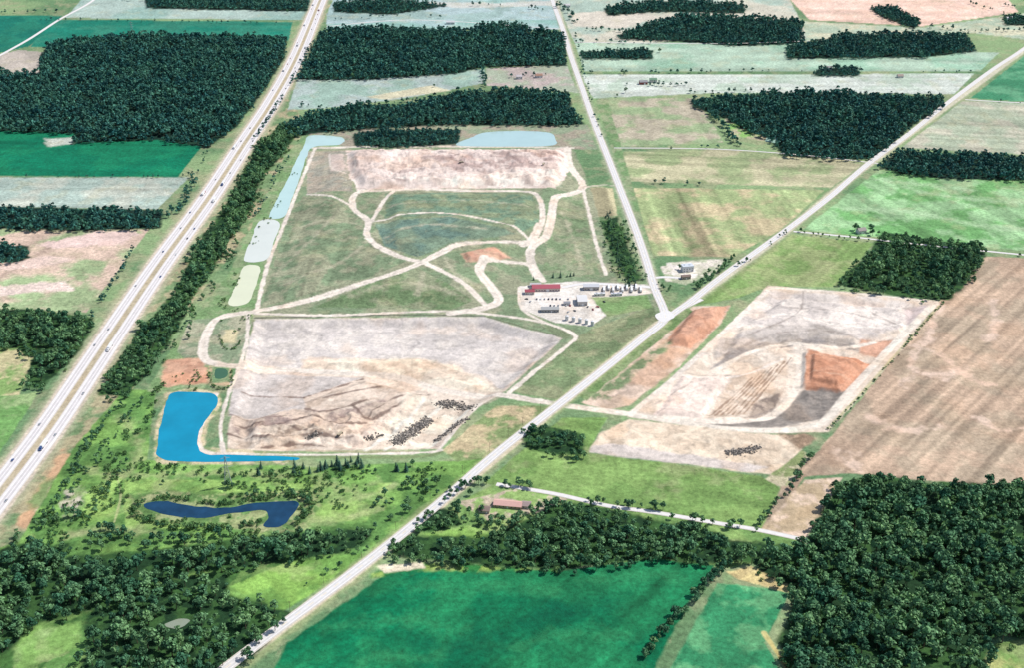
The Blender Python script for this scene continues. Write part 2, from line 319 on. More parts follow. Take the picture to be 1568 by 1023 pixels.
poly([(900,692),(918,665),(962,643),(1222,670),(1228,690),(1188,728),(1150,724),(1050,711)],(244,228,206),(230,212,190),s2=16,dirt=1,f=2,wob=3)
poly([(905,684),(930,680),(1100,704),(1180,716),(1150,724),(1050,711),(902,694)],(220,211,204),f=2,wob=3,dirt=.8)
poly([(1190,665),(1232,664),(1250,672),(1225,690)],(150,130,110),(190,165,140),s2=10,f=3,wob=3,dirt=.7)
poly([(1185,724),(1228,690),(1240,700),(1205,745),(1160,745)],(140,154,98),(190,180,150),s2=10)
poly([(880,603),(1030,485),(1055,472),(1062,478),(898,614)],(110,140,82),(134,152,102),s2=16)
poly([(740,740),(800,690),(860,640),(930,640),(898,695),(1050,713),(1165,730),(1195,748),(1165,812),(1000,785),(850,765)],(134,168,90),(118,154,80),s2=34,stripe=((800,700),(1170,760),6,.11),var=.2)
poly([(620,822),(700,770),(760,740),(900,765),(1240,828),(1130,870),(600,850)],(112,150,80),(136,168,92),s2=20,var=.25)
poly([(650,818),(720,806),(760,820),(745,832),(690,832)],(138,182,86),f=2)
poly([(700,770),(790,748),(870,765),(840,785),(750,800)],(146,178,100),(200,188,168),s2=10,var=.25)
# bottom fields
poly([(380,1100),(440,985),(590,880),(650,868),(860,874),(1000,856),(1095,866),(1062,912),(960,1100)],(10,116,76),(36,132,84),s2=60,var=.28,stripe=((600,880),(430,1000),4,.15))
poly([(560,1000),(700,940),(900,900),(960,930),(700,1010)],(6,98,70),(24,122,80),s2=50,f=25,wob=20,op=.6)
poly([(575,880),(610,866),(700,862),(860,874),(640,874)],(150,180,84),(60,140,72),s2=16,f=4,wob=7)
poly([(580,868),(645,862),(650,870),(590,876)],(234,224,200),f=2,wob=3)
for p in [[(640,900),(760,895),(850,905)],[(500,960),(620,950),(700,965)],[(800,985),(880,970),(960,975)],[(560,1010),(680,1005)],[(900,890),(980,880),(1050,885)]]:
    track(p,9,(60,150,96),f=8,wob=12,op=.5,dirt=0)
poly([(985,1100),(1098,893),(1210,906),(1172,985),(1230,1100)],(60,146,98),(92,164,108),s2=22,stripe=((1000,1020),(1100,890),4,.14),var=.2)
poly([(1112,876),(1150,868),(1226,900),(1205,908),(1130,888)],(226,210,154),(200,180,130),s2=10,stripe=((1115,880),(1215,903),3,.15))
track([(1170,970),(1190,1000),(1215,1040)],4,(200,190,130))
poly([(1505,990),(1700,950),(1700,1100),(1480,1100)],(124,162,82),(176,180,116),s2=25,stripe=((1500,1020),(1568,985),4,.25))
# right-of-way shoulders
track([(345,1035),(600,832),(850,625),(1018,492)],18,(166,176,122),f=4,wob=3,dirt=.3,op=.8)
track([(345,1026),(600,832),(850,625),(1010,495)],13,(226,216,194),f=1.5,dirt=.5,op=.85)
track([(1050,467),(1200,357),(1330,252),(1568,77)],18,(164,174,130),f=4,wob=3,dirt=.3,op=.8)
track([(1050,467),(1200,357),(1330,252),(1568,77)],12,(218,212,192),f=2,dirt=.3,op=.8)
track([(850,0),(875,85),(905,175),(950,290),(1003,440)],20,(160,174,136),f=4,wob=3,dirt=.3,op=.8)
track([(850,0),(875,85),(905,175),(950,290),(1003,440)],13,(218,212,198),f=2,wob=1,dirt=.3,op=.8)
HC=[(508,-40),(490,0),(455,85),(417,155),(374,220),(320,302),(243,408),(160,530),(88,637),(40,703),(-40,806),(-120,905)]
track(HC,52,(172,172,140),f=5,wob=4,dirt=.3,op=.85)
track(HC,41,(220,206,192),f=2,wob=1,dirt=.3,op=.8)
track(HC,8,(190,180,152),f=2,wob=2,dirt=.5,op=.8)
track([(180,735),(185,760),(175,800)],2,(190,195,140),op=.7)
# earth texture: drainage rills, push-marks and damp patches on the bare ground
k=np.nonzero(DIRT>.3)[0]; x=X[k];y=Y[k]; wx=16*(fbm(x,y,60,41,2)-.5)
r1=1-np.abs(fbm(x+wx,y*1.3+wx,34,42,4)*2-1)*2; r2=1-np.abs(fbm(x*1.2-y*.4,y+wx,11,47,3)*2-1)*2
spk=ss(.66,.80,fbm(x,y,5,52,2)); big=fbm(x,y,70,55,3)
m_=1.05-.18*ss(.68,.96,r1)-.10*ss(.66,.96,r2)-.14*spk+.16*(big-.5)
f_=1+(m_-1)*DIRT[k]
COL[k]=np.minimum(COL[k]*f_[:,None].astype(np.float32),.80)
tone=(DIRT[k]*ss(.52,.70,fbm(x,y,42,83,4))*.10).astype(np.float32)
COL[k,2]*=(1-tone*1.3); COL[k,1]*=(1-tone*.7)
k=np.nonzero(DIRT<=.3)[0]; x=X[k];y=Y[k]
g_=1+.34*(fbm(x,y,9,61,4)-.5)+.20*(fbm(x,y,90,66,3)-.5); COL[k]*=g_[:,None].astype(np.float32)
dry=(ss(.56,.76,fbm(x,y,26,71,4))*.26)[:,None].astype(np.float32)*(COL[k,0:1]>.12)
COL[k]=COL[k]*(1-dry)+np.array(alb((190,182,144)),np.float32)*dry

# ---------------------------------------------------------------- woods
WOODS=[ # polygon at canopy level, spacing, scale range, far?
 ([(62,80),(75,62),(200,50),(440,55),(436,85),(400,140),(362,190),(318,222),(240,210),(110,215),(115,200),(0,196),(-120,192),(-120,112),(60,108)],11,(.75,1.4),1),
 ([(220,-8),(475,-5),(470,13),(300,10),(225,8)],12,(.8,1.2),1),
 ([(-100,312),(120,314),(252,318),(245,345),(130,350),(-100,343)],9.8,(.65,1.2),1),
 ([(-60,370),(45,372),(46,390),(20,398),(-60,398)],9.2,(.65,1.0),1),
 ([(-80,470),(60,470),(142,482),(136,510),(112,545),(62,592),(38,592),(48,545),(20,530),(-80,530)],9.4,(.65,1.2),0),
 ([(470,85),(490,45),(560,38),(730,42),(865,47),(868,96),(742,98),(700,108),(560,118),(455,118)],11,(.7,1.35),1),
 ([(725,34),(800,32),(812,44),(730,47)],10,(.7,1.1),1),
 ([(425,188),(470,172),(530,158),(615,158),(690,140),(780,132),(870,140),(876,165),(896,186),(840,188),(700,187),(600,190),(480,200),(450,206)],10.3,(.65,1.25),1),
 ([(540,200),(600,194),(706,194),(702,216),(600,222),(542,218)],8.8,(.55,.95),1),
 ([(430,185),(460,195),(430,235),(402,268),(384,318),(348,368),(322,418),(292,452),(272,500),(218,580),(192,605),(148,602),(172,560),(215,500),(248,467),(272,432),(300,370),(340,320),(366,270),(392,220)],9,(.5,1.2),0),
 ([(945,50),(1000,30),(1050,18),(1230,28),(1228,62),(1130,66),(1020,58),(950,56)],11,(.7,1.25),1),
 ([(925,8),(1000,-4),(1140,2),(1140,16),(1000,14),(930,20)],12,(.7,1.2),1),
 ([(510,0),(600,-6),(690,4),(600,18),(510,14)],12,(.7,1.1),1),
 ([(1202,68),(1300,48),(1480,48),(1496,74),(1410,84),(1205,85)],11,(.7,1.25),1),
 ([(1330,8),(1370,6),(1412,30),(1400,40),(1350,22)],10,(.7,1.1),1),
 ([(888,74),(1000,72),(1000,86),(890,86)],10,(.6,.95),1),
 ([(1255,100),(1312,96),(1318,112),(1245,112)],10,(.6,.95),1),
 ([(1535,20),(1600,20),(1600,34),(1540,34)],10,(.7,1.0),1),
 ([(1058,148),(1100,144),(1230,136),(1440,144),(1446,158),(1402,185),(1340,238),(1290,240),(1200,235),(1176,206),(1150,200),(1108,176),(1062,160)],10.4,(.65,1.3),1),
 ([(1345,252),(1376,226),(1620,238),(1620,272),(1450,270),(1380,262)],9.8,(.65,1.15),1),
 ([(1280,432),(1296,412),(1330,384),(1350,350),(1400,358),(1508,374),(1506,396),(1472,440),(1452,455),(1380,450)],8.8,(.6,1.2),0),
 ([(920,335),(945,328),(955,355),(982,425),(960,428),(935,380)],9.5,(.4,.85),0),
 ([(1240,805),(1280,740),(1340,724),(1420,735),(1600,742),(1620,965),(1520,975),(1500,1060),(1220,1060),(1190,985),(1222,905),(1160,865),(1100,850),(1100,822),(1240,835)],8.8,(.65,1.4),0),
 ([(596,822),(640,815),(730,822),(790,800),(840,770),(890,768),(1000,792),(1110,815),(1115,845),(1085,864),(1000,852),(900,866),(850,870),(700,860),(602,850)],8.2,(.5,1.15),0),
 ([(632,792),(660,775),(700,778),(705,800),(660,812),(632,812)],8,(.45,.9),0),
 ([(802,655),(830,648),(896,662),(892,696),(830,690),(803,680)],8,(.55,.85),0),
 ([(-60,900),(10,830),(50,826),(90,850),(200,842),(340,826),(430,812),(562,804),(568,832),(440,858),(360,868),(300,872),(200,900),(130,935),(60,950),(-60,960)],9,(.45,1.25),0),
 ([(-80,950),(30,940),(60,950),(20,985),(-80,1060)],8.8,(.6,1.25),0),
 ([(130,940),(200,890),(350,872),(350,905),(440,935),(430,960),(340,1050),(100,1060),(130,1000)],9.4,(.45,1.2),0),
 ([(0,860),(70,830),(110,828),(90,850)],9,(.5,.9),0),
]
CLEAR=[WP([(20,985),(60,960),(120,955),(130,990),(70,1010)]),WP([(232,945),(290,925),(320,945),(290,968),(240,972)]),WP([(655,812),(720,800),(765,818),(745,836),(690,836)])]
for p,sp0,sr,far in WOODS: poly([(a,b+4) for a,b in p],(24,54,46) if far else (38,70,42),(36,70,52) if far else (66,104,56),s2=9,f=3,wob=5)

Z=height(X,Y)
verts=np.stack([X,Y,Z],1).astype(np.float32)
ii=(np.arange(R_-1)[:,None]*C_+np.arange(C_-1)[None,:]).ravel()
faces=np.stack([ii,ii+1,ii+1+C_,ii+C_],1).astype(np.int32)
me=bpy.data.meshes.new("ground"); nf=len(faces)
me.vertices.add(N); me.vertices.foreach_set("co",verts.ravel())
me.loops.add(nf*4); me.loops.foreach_set("vertex_index",faces.ravel())
me.polygons.add(nf); me.polygons.foreach_set("loop_start",np.arange(0,nf*4,4,dtype=np.int32))
me.polygons.foreach_set("use_smooth",np.ones(nf,bool))
me.update(calc_edges=True)
at=me.color_attributes.new("albedo",'FLOAT_COLOR','POINT')
at.data.foreach_set("color",np.concatenate([COL,DIRT[:,None]],1).astype(np.float32).ravel())
ground=bpy.data.objects.new("ground",me); scene=bpy.context.scene
scene.collection.objects.link(ground)

# ---------------------------------------------------------------- materials
def newmat(n):
    m=bpy.data.materials.new(n); m.use_nodes=True; nt=m.node_tree
    b=nt.nodes["Principled BSDF"]; b.inputs["Roughness"].default_value=.9
    b.inputs["Specular IOR Level"].default_value=.15
    return m,nt,b
def mathn(nt,op,a,b=None):
    n=nt.nodes.new("ShaderNodeMath"); n.operation=op
    for i,v in enumerate((a,b)):
        if v is None: continue
        if isinstance(v,(int,float)): n.inputs[i].default_value=v
        else: nt.links.new(v,n.inputs[i])
    return n.outputs[0]
def noise(nt,sc,det=4,vec=None,rough=.6):
    n=nt.nodes.new("ShaderNodeTexNoise"); n.inputs["Scale"].default_value=sc; n.inputs["Detail"].default_value=det
    n.inputs["Roughness"].default_value=rough
    if vec is None:
        g=nt.nodes.new("ShaderNodeNewGeometry"); vec=g.outputs["Position"]
    nt.links.new(vec,n.inputs["Vector"]); return n.outputs[0]
def vscale(nt,col,fac):
    n=nt.nodes.new("ShaderNodeVectorMath"); n.operation='SCALE'
    if isinstance(col,tuple): n.inputs[0].default_value=col
    else: nt.links.new(col,n.inputs[0])
    nt.links.new(fac,n.inputs["Scale"]); return n.outputs[0]
gm,nt,b=newmat("ground_soil_and_grass")
a=nt.nodes.new("ShaderNodeAttribute"); a.attribute_name="albedo"
g=nt.nodes.new("ShaderNodeNewGeometry")
na=noise(nt,.2,5,g.outputs["Position"],.8)
amp=mathn(nt,'SUBTRACT',2.3,mathn(nt,'MULTIPLY',a.outputs["Alpha"],1.4))
k=mathn(nt,'ADD',1.0,mathn(nt,'MULTIPLY',amp,mathn(nt,'SUBTRACT',na,.5)))
nt.links.new(vscale(nt,a.outputs["Color"],k),b.inputs["Base Color"])
bp=nt.nodes.new("ShaderNodeBump"); bp.inputs["Strength"].default_value=.75; bp.inputs["Distance"].default_value=1.1
nt.links.new(na,bp.inputs["Height"]); nt.links.new(bp.outputs[0],b.inputs["Normal"])
me.materials.append(gm)
_mc={}
def mat(name,c,rough=.8,var=.15,sc=1.0,spec=.3,metal=0):
    if name in _mc: return _mc[name]
    m,nt,b=newmat(name); b.inputs["Roughness"].default_value=rough; b.inputs["Specular IOR Level"].default_value=spec
    b.inputs["Metallic"].default_value=metal
    n=noise(nt,sc,3); k=mathn(nt,'ADD',1-var,mathn(nt,'MULTIPLY',n,2*var))
    nt.links.new(vscale(nt,tuple(c),k),b.inputs["Base Color"]); _mc[name]=m; return m
def L(c): return tuple(float(v) for v in lin(c)*.8)
# ---------------------------------------------------------------- mesh helper
class M:
    def __init__(s): s.v=[];s.f=[];s.m=[]
    def quad(s,pts,mi=0):
        n=len(s.v); s.v+= [tuple(p) for p in pts]; s.f.append(tuple(range(n,n+len(pts)))); s.m.append(mi)
    def box(s,c,d,mi=0,taper=1.0):
        x,y,z=c;a,b_,h=d[0]/2,d[1]/2,d[2]; t=taper;n=len(s.v)
        s.v+=[(x-a,y-b_,z),(x+a,y-b_,z),(x+a,y+b_,z),(x-a,y+b_,z),(x-a*t,y-b_*t,z+h),(x+a*t,y-b_*t,z+h),(x+a*t,y+b_*t,z+h),(x-a*t,y+b_*t,z+h)]
        for f in [(3,2,1,0),(4,5,6,7),(0,1,5,4),(1,2,6,5),(2,3,7,6),(3,0,4,7)]: s.f.append(tuple(n+i for i in f)); s.m.append(mi)
    def prism(s,prof,y0,y1,mi=0):
        n=len(s.v);k=len(prof)
        s.v+=[(x,y0,z) for x,z in prof]+[(x,y1,z) for x,z in prof]
        s.f.append(tuple(n+i for i in range(k)));s.f.append(tuple(n+k+i for i in reversed(range(k)))); s.m+=[mi,mi]
        for i in range(k): j=(i+1)%k; s.f.append((n+i,n+k+i,n+k+j,n+j)); s.m.append(mi)
    def tube(s,p,q,r0,r1,k=6,mi=0,cap=True):
        p=np.array(p,float);q=np.array(q,float);d=q-p;d=d/np.linalg.norm(d)
        u=np.cross(d,(0,0,1) if abs(d[2])<.9 else (1,0,0));u/=np.linalg.norm(u);w=np.cross(d,u);n=len(s.v)
        for c,r in((p,r0),(q,r1)):
            for i in range(k):
                t=2*math.pi*i/k; s.v.append(tuple(c+r*(math.cos(t)*u+math.sin(t)*w)))
        for i in range(k): j=(i+1)%k; s.f.append((n+i,n+j,n+k+j,n+k+i)); s.m.append(mi)
        if cap: s.f.append(tuple(n+k+i for i in range(k))); s.m.append(mi); s.f.append(tuple(n+i for i in reversed(range(k)))); s.m.append(mi)
    def mesh(s,name,mats):
        e=bpy.data.meshes.new(name); e.from_pydata(s.v,[],s.f)
        for m in mats: e.materials.append(m)
        e.polygons.foreach_set("material_index",s.m); e.update(); return e
def link(name,me_,loc=(0,0,0),rot=0,sc=1,parent=None):
    o=bpy.data.objects.new(name,me_); scene.collection.objects.link(o); o.location=loc; o.rotation_euler=(0,0,rot); o.scale=(sc,sc,sc)
    if parent: o.parent=parent
    return o
# ---------------------------------------------------------------- paved roads
asph=mat("weathered_concrete_road",(.66,.635,.61),.85,.18,.25); hwm=mat("highway_concrete",(.68,.64,.62),.85,.2,.2)
paint=mat("road_paint_white",(.8,.8,.8),.6,.05); ypaint=mat("road_paint_yellow",(.7,.5,.1),.6,.05); shoulder=mat("gravel_shoulder",(.56,.515,.455),.95,.25,.4)
def dense(pts,step=8): return smooth(WP(pts),10)
def normals(P):
    T=np.gradient(P,axis=0); T/=np.linalg.norm(T,axis=1)[:,None]; return T,np.stack([T[:,1],-T[:,0]],1)
def strip(m,P,o0,o1,z,mi,dash=None):
    T,Nn=normals(P)
    A=P+Nn*o0;B=P+Nn*o1
    if dash is None:
        for i in range(len(P)-1): m.quad([(*A[i],z),(*B[i],z),(*B[i+1],z),(*A[i+1],z)],mi)
    else:
        s=np.concatenate([[0],np.cumsum(np.linalg.norm(np.diff(P,axis=0),axis=1))]); q=0
        while q+dash[0]<s[-1]:
            c=[]
            for w in(q,q+dash[0]):
                for Q in(A,B): c.append((np.interp(w,s,Q[:,0]),np.interp(w,s,Q[:,1]),z))
            m.quad([c[0],c[1],c[3],c[2]],mi); q+=dash[0]+dash[1]
def road(name,pts,w,sh=1.5,z=.12,mat0=None,marks=True):
    P=dense(pts); m=M()
    strip(m,P,-w/2-sh,w/2+sh,z,2); strip(m,P,-w/2,w/2,z+.05,0)
    if marks:
        for t in(-1,1): strip(m,P,t*w*.24-.8,t*w*.24+.8,z+.07,4)
        strip(m,P,-.12,.12,z+.11,3,(6,9))
        for s_ in(-1,1): strip(m,P,s_*(w/2-.5)-.1,s_*(w/2-.5)+.1,z+.11,1)
    return link(name,m.mesh(name,[mat0 or asph,paint,shoulder,ypaint,mat("worn_wheel_lane",(.57,.55,.53),.9,.18,.2)]))
road("county_road",[(300,1060),(345,1024),(430,960),(520,893),(600,831),(680,765),(760,695),(850,624),(920,569),(985,517),(1012,496),(1022,483)],8.2)
road("county_road",[(1012,494),(1040,474),(1060,460),(1110,420),(1200,355),(1270,302),(1330,250),(1390,206),(1450,158),(1520,106),(1568,74),(1640,20)],7.8,z=.18)
road("county_road",[(840,-30),(846,0),(862,45),(874,85),(890,130),(906,177),(926,228),(950,290),(973,350),(990,400),(1002,440),(1015,470),(1020,488)],8.4,z=.24)
road("farm_road",[(160,-20),(140,2),(90,30),(40,62),(-30,100)],6.5,1,marks=False)
road("farm_road",[(760,742),(850,757),(930,775),(1000,785),(1100,802),(1160,812),(1235,828)],4.2,1,z=.14,marks=False)
road("farm_road",[(1215,354),(1300,362),(1420,375),(1568,390),(1640,397)],3.6,.8,marks=False)
road("farm_road",[(1478,152),(1568,157),(1640,160)],4,.8,marks=False)
road("farm_road",[(940,226),(1100,228),(1240,238),(1345,250)],2.6,.8,z=.14,marks=False)
road("farm_road",[(500,40),(640,30),(860,44)],4,.8,marks=False)
road("farm_road",[(880,64),(1100,66),(1240,62)],3.5,.8,marks=False)
road("site_driveway",[(1002,440),(960,437),(900,434),(860,440)],6,.8,z=.14,marks=False)
road("site_driveway",[(1028,482),(1050,470),(1075,458)],5,.8,z=.11,marks=False)
road("site_driveway",[(1004,425),(1020,424),(1050,426)],5,.8,z=.11,marks=False)
m=M(); x0,y0=W(1018,484)
n=24; m.quad([(x0+(9+3*abs(math.cos(2*math.pi*i/n)))*math.cos(2*math.pi*i/n),y0+(15+4*math.sin(4*math.pi*i/n))*math.sin(2*math.pi*i/n),.33) for i in range(n)],0)
link("road_intersection",m.mesh("road_intersection",[asph]))
HP=dense(HC); m=M()
for c in(-10.2,10.2):
    strip(m,HP,c-7.0,c+7.0,.12,2); strip(m,HP,c-5.8,c+5.8,.17,0)
    for t in(-1.8,1.8): strip(m,HP,c+t-1.2,c+t+1.2,.20,4)
    strip(m,HP,c-.12,c+.12,.24,1,(5,9)); strip(m,HP,c-3.75,c-3.5,.24,1); strip(m,HP,c+3.5,c+3.75,.24,1)
link("highway",m.mesh("highway",[hwm,paint,shoulder,ypaint,mat("highway_lane",(.55,.515,.50),.9,.22,.15)]))
# ---------------------------------------------------------------- water
def water(name,pts,c,rough=.12,var=.12,sc=.02):
    m_,nt,b=newmat(name+"_surface"); b.inputs["Roughness"].default_value=rough; b.inputs["Specular IOR Level"].default_value=.4
    n=noise(nt,sc,4); k=mathn(nt,'ADD',1-var,mathn(nt,'MULTIPLY',n,2*var))
    nt.links.new(vscale(nt,L(c),k),b.inputs["Base Color"])
    bp=nt.nodes.new("ShaderNodeBump"); bp.inputs["Strength"].default_value=.25; bp.inputs["Distance"].default_value=.05
    nt.links.new(noise(nt,.8,2),bp.inputs["Height"]); nt.links.new(bp.outputs[0],b.inputs["Normal"])
    P=smooth(WP(pts),6,True); P=P+np.stack([fbm(P[:,0],P[:,1],9,5,2)-.5,fbm(P[:,0],P[:,1],9,9,2)-.5],1)*3
    m=M(); m.quad([(*p,.10) for p in P]); link(name,m.mesh(name,[m_]))
water("pond_water",[(262,604),(300,601),(328,605),(333,618),(318,640),(304,665),(303,686),(316,696),(350,697),(448,700),(452,705),(400,707),(300,708),(246,703),(241,682),(250,634)],(20,148,182),var=.3,sc=.03)
water("pond_water",[(222,772),(250,768),(300,776),(345,778),(400,770),(452,768),(456,778),(440,800),(425,808),(404,806),(412,792),(398,782),(350,788),(300,794),(250,788),(225,780)],(30,68,98),sc=.07,var=.7)
water("pond_water",[(700,222),(722,210),(745,202),(800,200),(842,203),(850,212),(846,222),(780,224)],(188,216,214))
water("pond_water",[(472,208),(500,207),(526,211),(520,221),(482,224),(470,238),(458,275),(446,305),(436,331),(412,332),(424,305),(440,275),(456,240),(466,222)],(198,226,220))
water("pond_water",[(398,338),(428,340),(420,368),(408,397),(374,398),(384,368)],(226,230,220))
water("pond_water",[(374,408),(398,408),(392,435),(380,463),(350,466),(362,436)],(230,232,200))
water("pond_water",[(330,566),(346,566),(346,578),(330,580)],(70,110,80))
water("pond_water",[(1175,210),(1190,210),(1188,218),(1172,216)],(170,205,190))
water("pond_water",[(250,957),(275,948),(292,952),(270,964)],(150,160,140))
# ---------------------------------------------------------------- trees
def leafmat(name,c1,c2):
    m_,nt,b=newmat(name); b.inputs["Roughness"].default_value=.65
    ti=nt.nodes.new("ShaderNodeAttribute"); ti.attribute_name="tint"; at=nt.nodes.new("ShaderNodeAttribute"); at.attribute_name="shade"
    mx=nt.nodes.new("ShaderNodeMix"); mx.data_type='RGBA'; mx.inputs[6].default_value=(*c1,1); mx.inputs[7].default_value=(*c2,1)
    nt.links.new(ti.outputs["Fac"],mx.inputs[0])
    nt.links.new(vscale(nt,mx.outputs[2],at.outputs["Fac"]),b.inputs["Base Color"]); return m_
bark=mat("bark",(.10,.075,.055),.95,.3,2)
LN=leafmat("foliage_broadleaf",(.038,.122,.064),(.170,.310,.125)); LF=leafmat("foliage_far_haze",(.025,.115,.104),(.085,.235,.150))  # far woods: distance haze painted into the leaf colour as a bluer tint
LS=leafmat("foliage_shrub",(.05,.14,.05),(.15,.25,.08)); LC_=leafmat("foliage_conifer",(.025,.09,.065),(.05,.125,.08))
def leaves(m,sh,c,r,n,size,rg,zs=.85):
    lob=rg.uniform(.68,1.35)
    for _ in range(n):
        d=rg.normal(size=3); d/=np.linalg.norm(d)
        if d[2]<-.3: d[2]*=-.6
        p=c+d*r*np.array([1,1,zs])*rg.uniform(.8,1.08)
        nn=d+rg.normal(size=3)*.35; nn/=np.linalg.norm(nn)
        u=np.cross(nn,rg.normal(size=3)); u/=np.linalg.norm(u); w=np.cross(nn,u)
        s=size*rg.uniform(.6,1.25)
        m.quad([p-u*s*.6,p-w*s*.5+nn*.12*s,p+u*s*.6,p+w*s*.45-nn*.1*s],1); sh.append(lob*rg.uniform(.7,1.3))
def finish(m,sh,name,leaf):
    e=m.mesh(name,[bark,leaf])
    a=e.attributes.new("shade",'FLOAT','FACE'); full=[1.0]*(len(m.f)-len(sh))+sh; a.data.foreach_set("value",full); return e
def tree(name,seed,leaf,Ht=15,Rr=4.8,nl=9,q=34,size=1.5):
    rg=np.random.default_rng(seed); m=M(); sh=[]
    m.tube((0,0,-.3),(0,0,Ht*.45),.38,.22,5,0,False); m.tube((0,0,Ht*.45),(rg.uniform(-.5,.5),0,Ht*.8),.22,.07,4,0,False)
    cs=[]
    for i in range(nl):
        t=2*math.pi*i/nl*1.62+rg.uniform(-.4,.4); rr=Rr*rg.uniform(.25,.72) if i else 0
        z=Ht*rg.uniform(.40,.72) if i else Ht*.80
        cs.append((np.array([rr*math.cos(t),rr*math.sin(t),z]),rg.uniform(.34,.50)*Rr))
    for i,(c,r) in enumerate(cs):
        if i<4: m.tube((0,0,Ht*rg.uniform(.25,.45)),tuple(c),.13,.04,3,0,False)
    for c,r in cs: leaves(m,sh,c,r,q,size,rg)
    return finish(m,sh,name,leaf)
def conifer(name,seed):
    rg=np.random.default_rng(seed); m=M(); sh=[]
    m.tube((0,0,-.3),(0,0,10.5),.22,.03,6,0,False)
    for k in range(10):
        z=1.2+k*.95; r=2.4*(1-k/10.5)
        nb=max(4,int(9*(1-k/12)))
        for i in range(nb):
            t=2*math.pi*i/nb+k*.7; d=np.array([math.cos(t),math.sin(t),0]); w=np.array([-d[1],d[0],0])
            for q_ in(.35,.7,1.0):
                p=d*r*q_*rg.uniform(.9,1.1)+np.array([0,0,z-.35*q_]); s=.55+.35*r/2.4
                m.quad([p-w*s*.6,p+d*s*.6+np.array([0,0,-.25]),p+w*s*.6,p-d*s*.6+np.array([0,0,.3])],1); sh.append(rg.uniform(.6,1.3))
    return finish(m,sh,name,LC_)
def shrub(name,seed):
    rg=np.random.default_rng(seed); m=M(); sh=[]
    m.tube((0,0,-.2),(0,0,1.5),.12,.06,5,0,False)
    for i in range(5):
        t=i*1.3; leaves(m,sh,np.array([1.1*math.cos(t),1.1*math.sin(t),1.4+rg.uniform(0,1)]),1.2,14,1.0,rg)
    return finish(m,sh,name,LS)
near=[tree("broadleaf_near",10+i,LN,13+i%3*2,4.2+.5*(i%3),9,24,1.75) for i in range(5)]
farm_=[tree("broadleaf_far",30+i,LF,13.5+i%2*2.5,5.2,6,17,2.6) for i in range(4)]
con=[conifer("conifer",50),conifer("conifer",51)]; shr=[shrub("shrub",60),shrub("shrub",61),shrub("shrub",62)]
def coll(n,ms):
    c=bpy.data.collections.new(n)
    for k,e in enumerate(ms): c.objects.link(bpy.data.objects.new(n+"_plant",e))
    return c
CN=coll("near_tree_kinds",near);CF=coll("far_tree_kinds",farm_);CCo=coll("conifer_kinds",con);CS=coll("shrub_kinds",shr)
def gn(c):
    ng=bpy.data.node_groups.new("scatter_"+c.name,'GeometryNodeTree')
    ng.interface.new_socket("Geometry",in_out='INPUT',socket_type='NodeSocketGeometry'); ng.interface.new_socket("Geometry",in_out='OUTPUT',socket_type='NodeSocketGeometry')
    A=ng.nodes.new; i=A("NodeGroupInput");o=A("NodeGroupOutput");p=A("GeometryNodeInstanceOnPoints");ci=A("GeometryNodeCollectionInfo");rz=A("GeometryNodeRealizeInstances")
    ci.inputs["Collection"].default_value=c; ci.inputs["Separate Children"].default_value=True; ci.inputs["Reset Children"].default_value=True
    def na_(n,t): q=A("GeometryNodeInputNamedAttribute"); q.data_type=t; q.inputs["Name"].default_value=n; return q.outputs[0]
    l=ng.links.new
    l(i.outputs[0],p.inputs["Points"]); l(ci.outputs[0],p.inputs["Instance"]); p.inputs["Pick Instance"].default_value=True
    l(na_("kind",'INT'),p.inputs["Instance Index"]); l(na_("rot",'FLOAT_VECTOR'),p.inputs["Rotation"]); l(na_("scl",'FLOAT_VECTOR'),p.inputs["Scale"])
    l(p.outputs[0],rz.inputs[0]); l(rz.outputs[0],o.inputs[0]); return ng
GN={c.name:gn(c) for c in(CN,CF,CCo,CS)}; total=0
def scatter(name,pts,sc,c):
    global total
    pts=np.array(pts); n=len(pts)
    if n==0: return
    total+=n
    e=bpy.data.meshes.new(name); z=height(pts[:,0],pts[:,1])
    e.vertices.add(n); e.vertices.foreach_set("co",np.column_stack([pts,z]).astype(np.float32).ravel())
    e.attributes.new("kind",'INT','POINT').data.foreach_set("value",rng.integers(0,60,n).astype(np.int32))
    r=np.zeros((n,3));r[:,2]=rng.uniform(0,6.28,n); r[:,:2]=rng.normal(0,.05,(n,2))
    e.attributes.new("rot",'FLOAT_VECTOR','POINT').data.foreach_set("vector",r.astype(np.float32).ravel())
    s=np.repeat(np.array(sc)[:,None],3,1)*rng.uniform(.88,1.14,(n,3))
    e.attributes.new("scl",'FLOAT_VECTOR','POINT').data.foreach_set("vector",s.astype(np.float32).ravel())
    ti=np.clip(rng.random(n)**1.3*.75+.9*(fbm(pts[:,0],pts[:,1],55,77,3)-.42),0,1)
    e.attributes.new("tint",'FLOAT','POINT').data.foreach_set("value",ti.astype(np.float32))
    o=link(name,e); md=o.modifiers.new("scatter",'NODES'); md.node_group=GN[c.name]
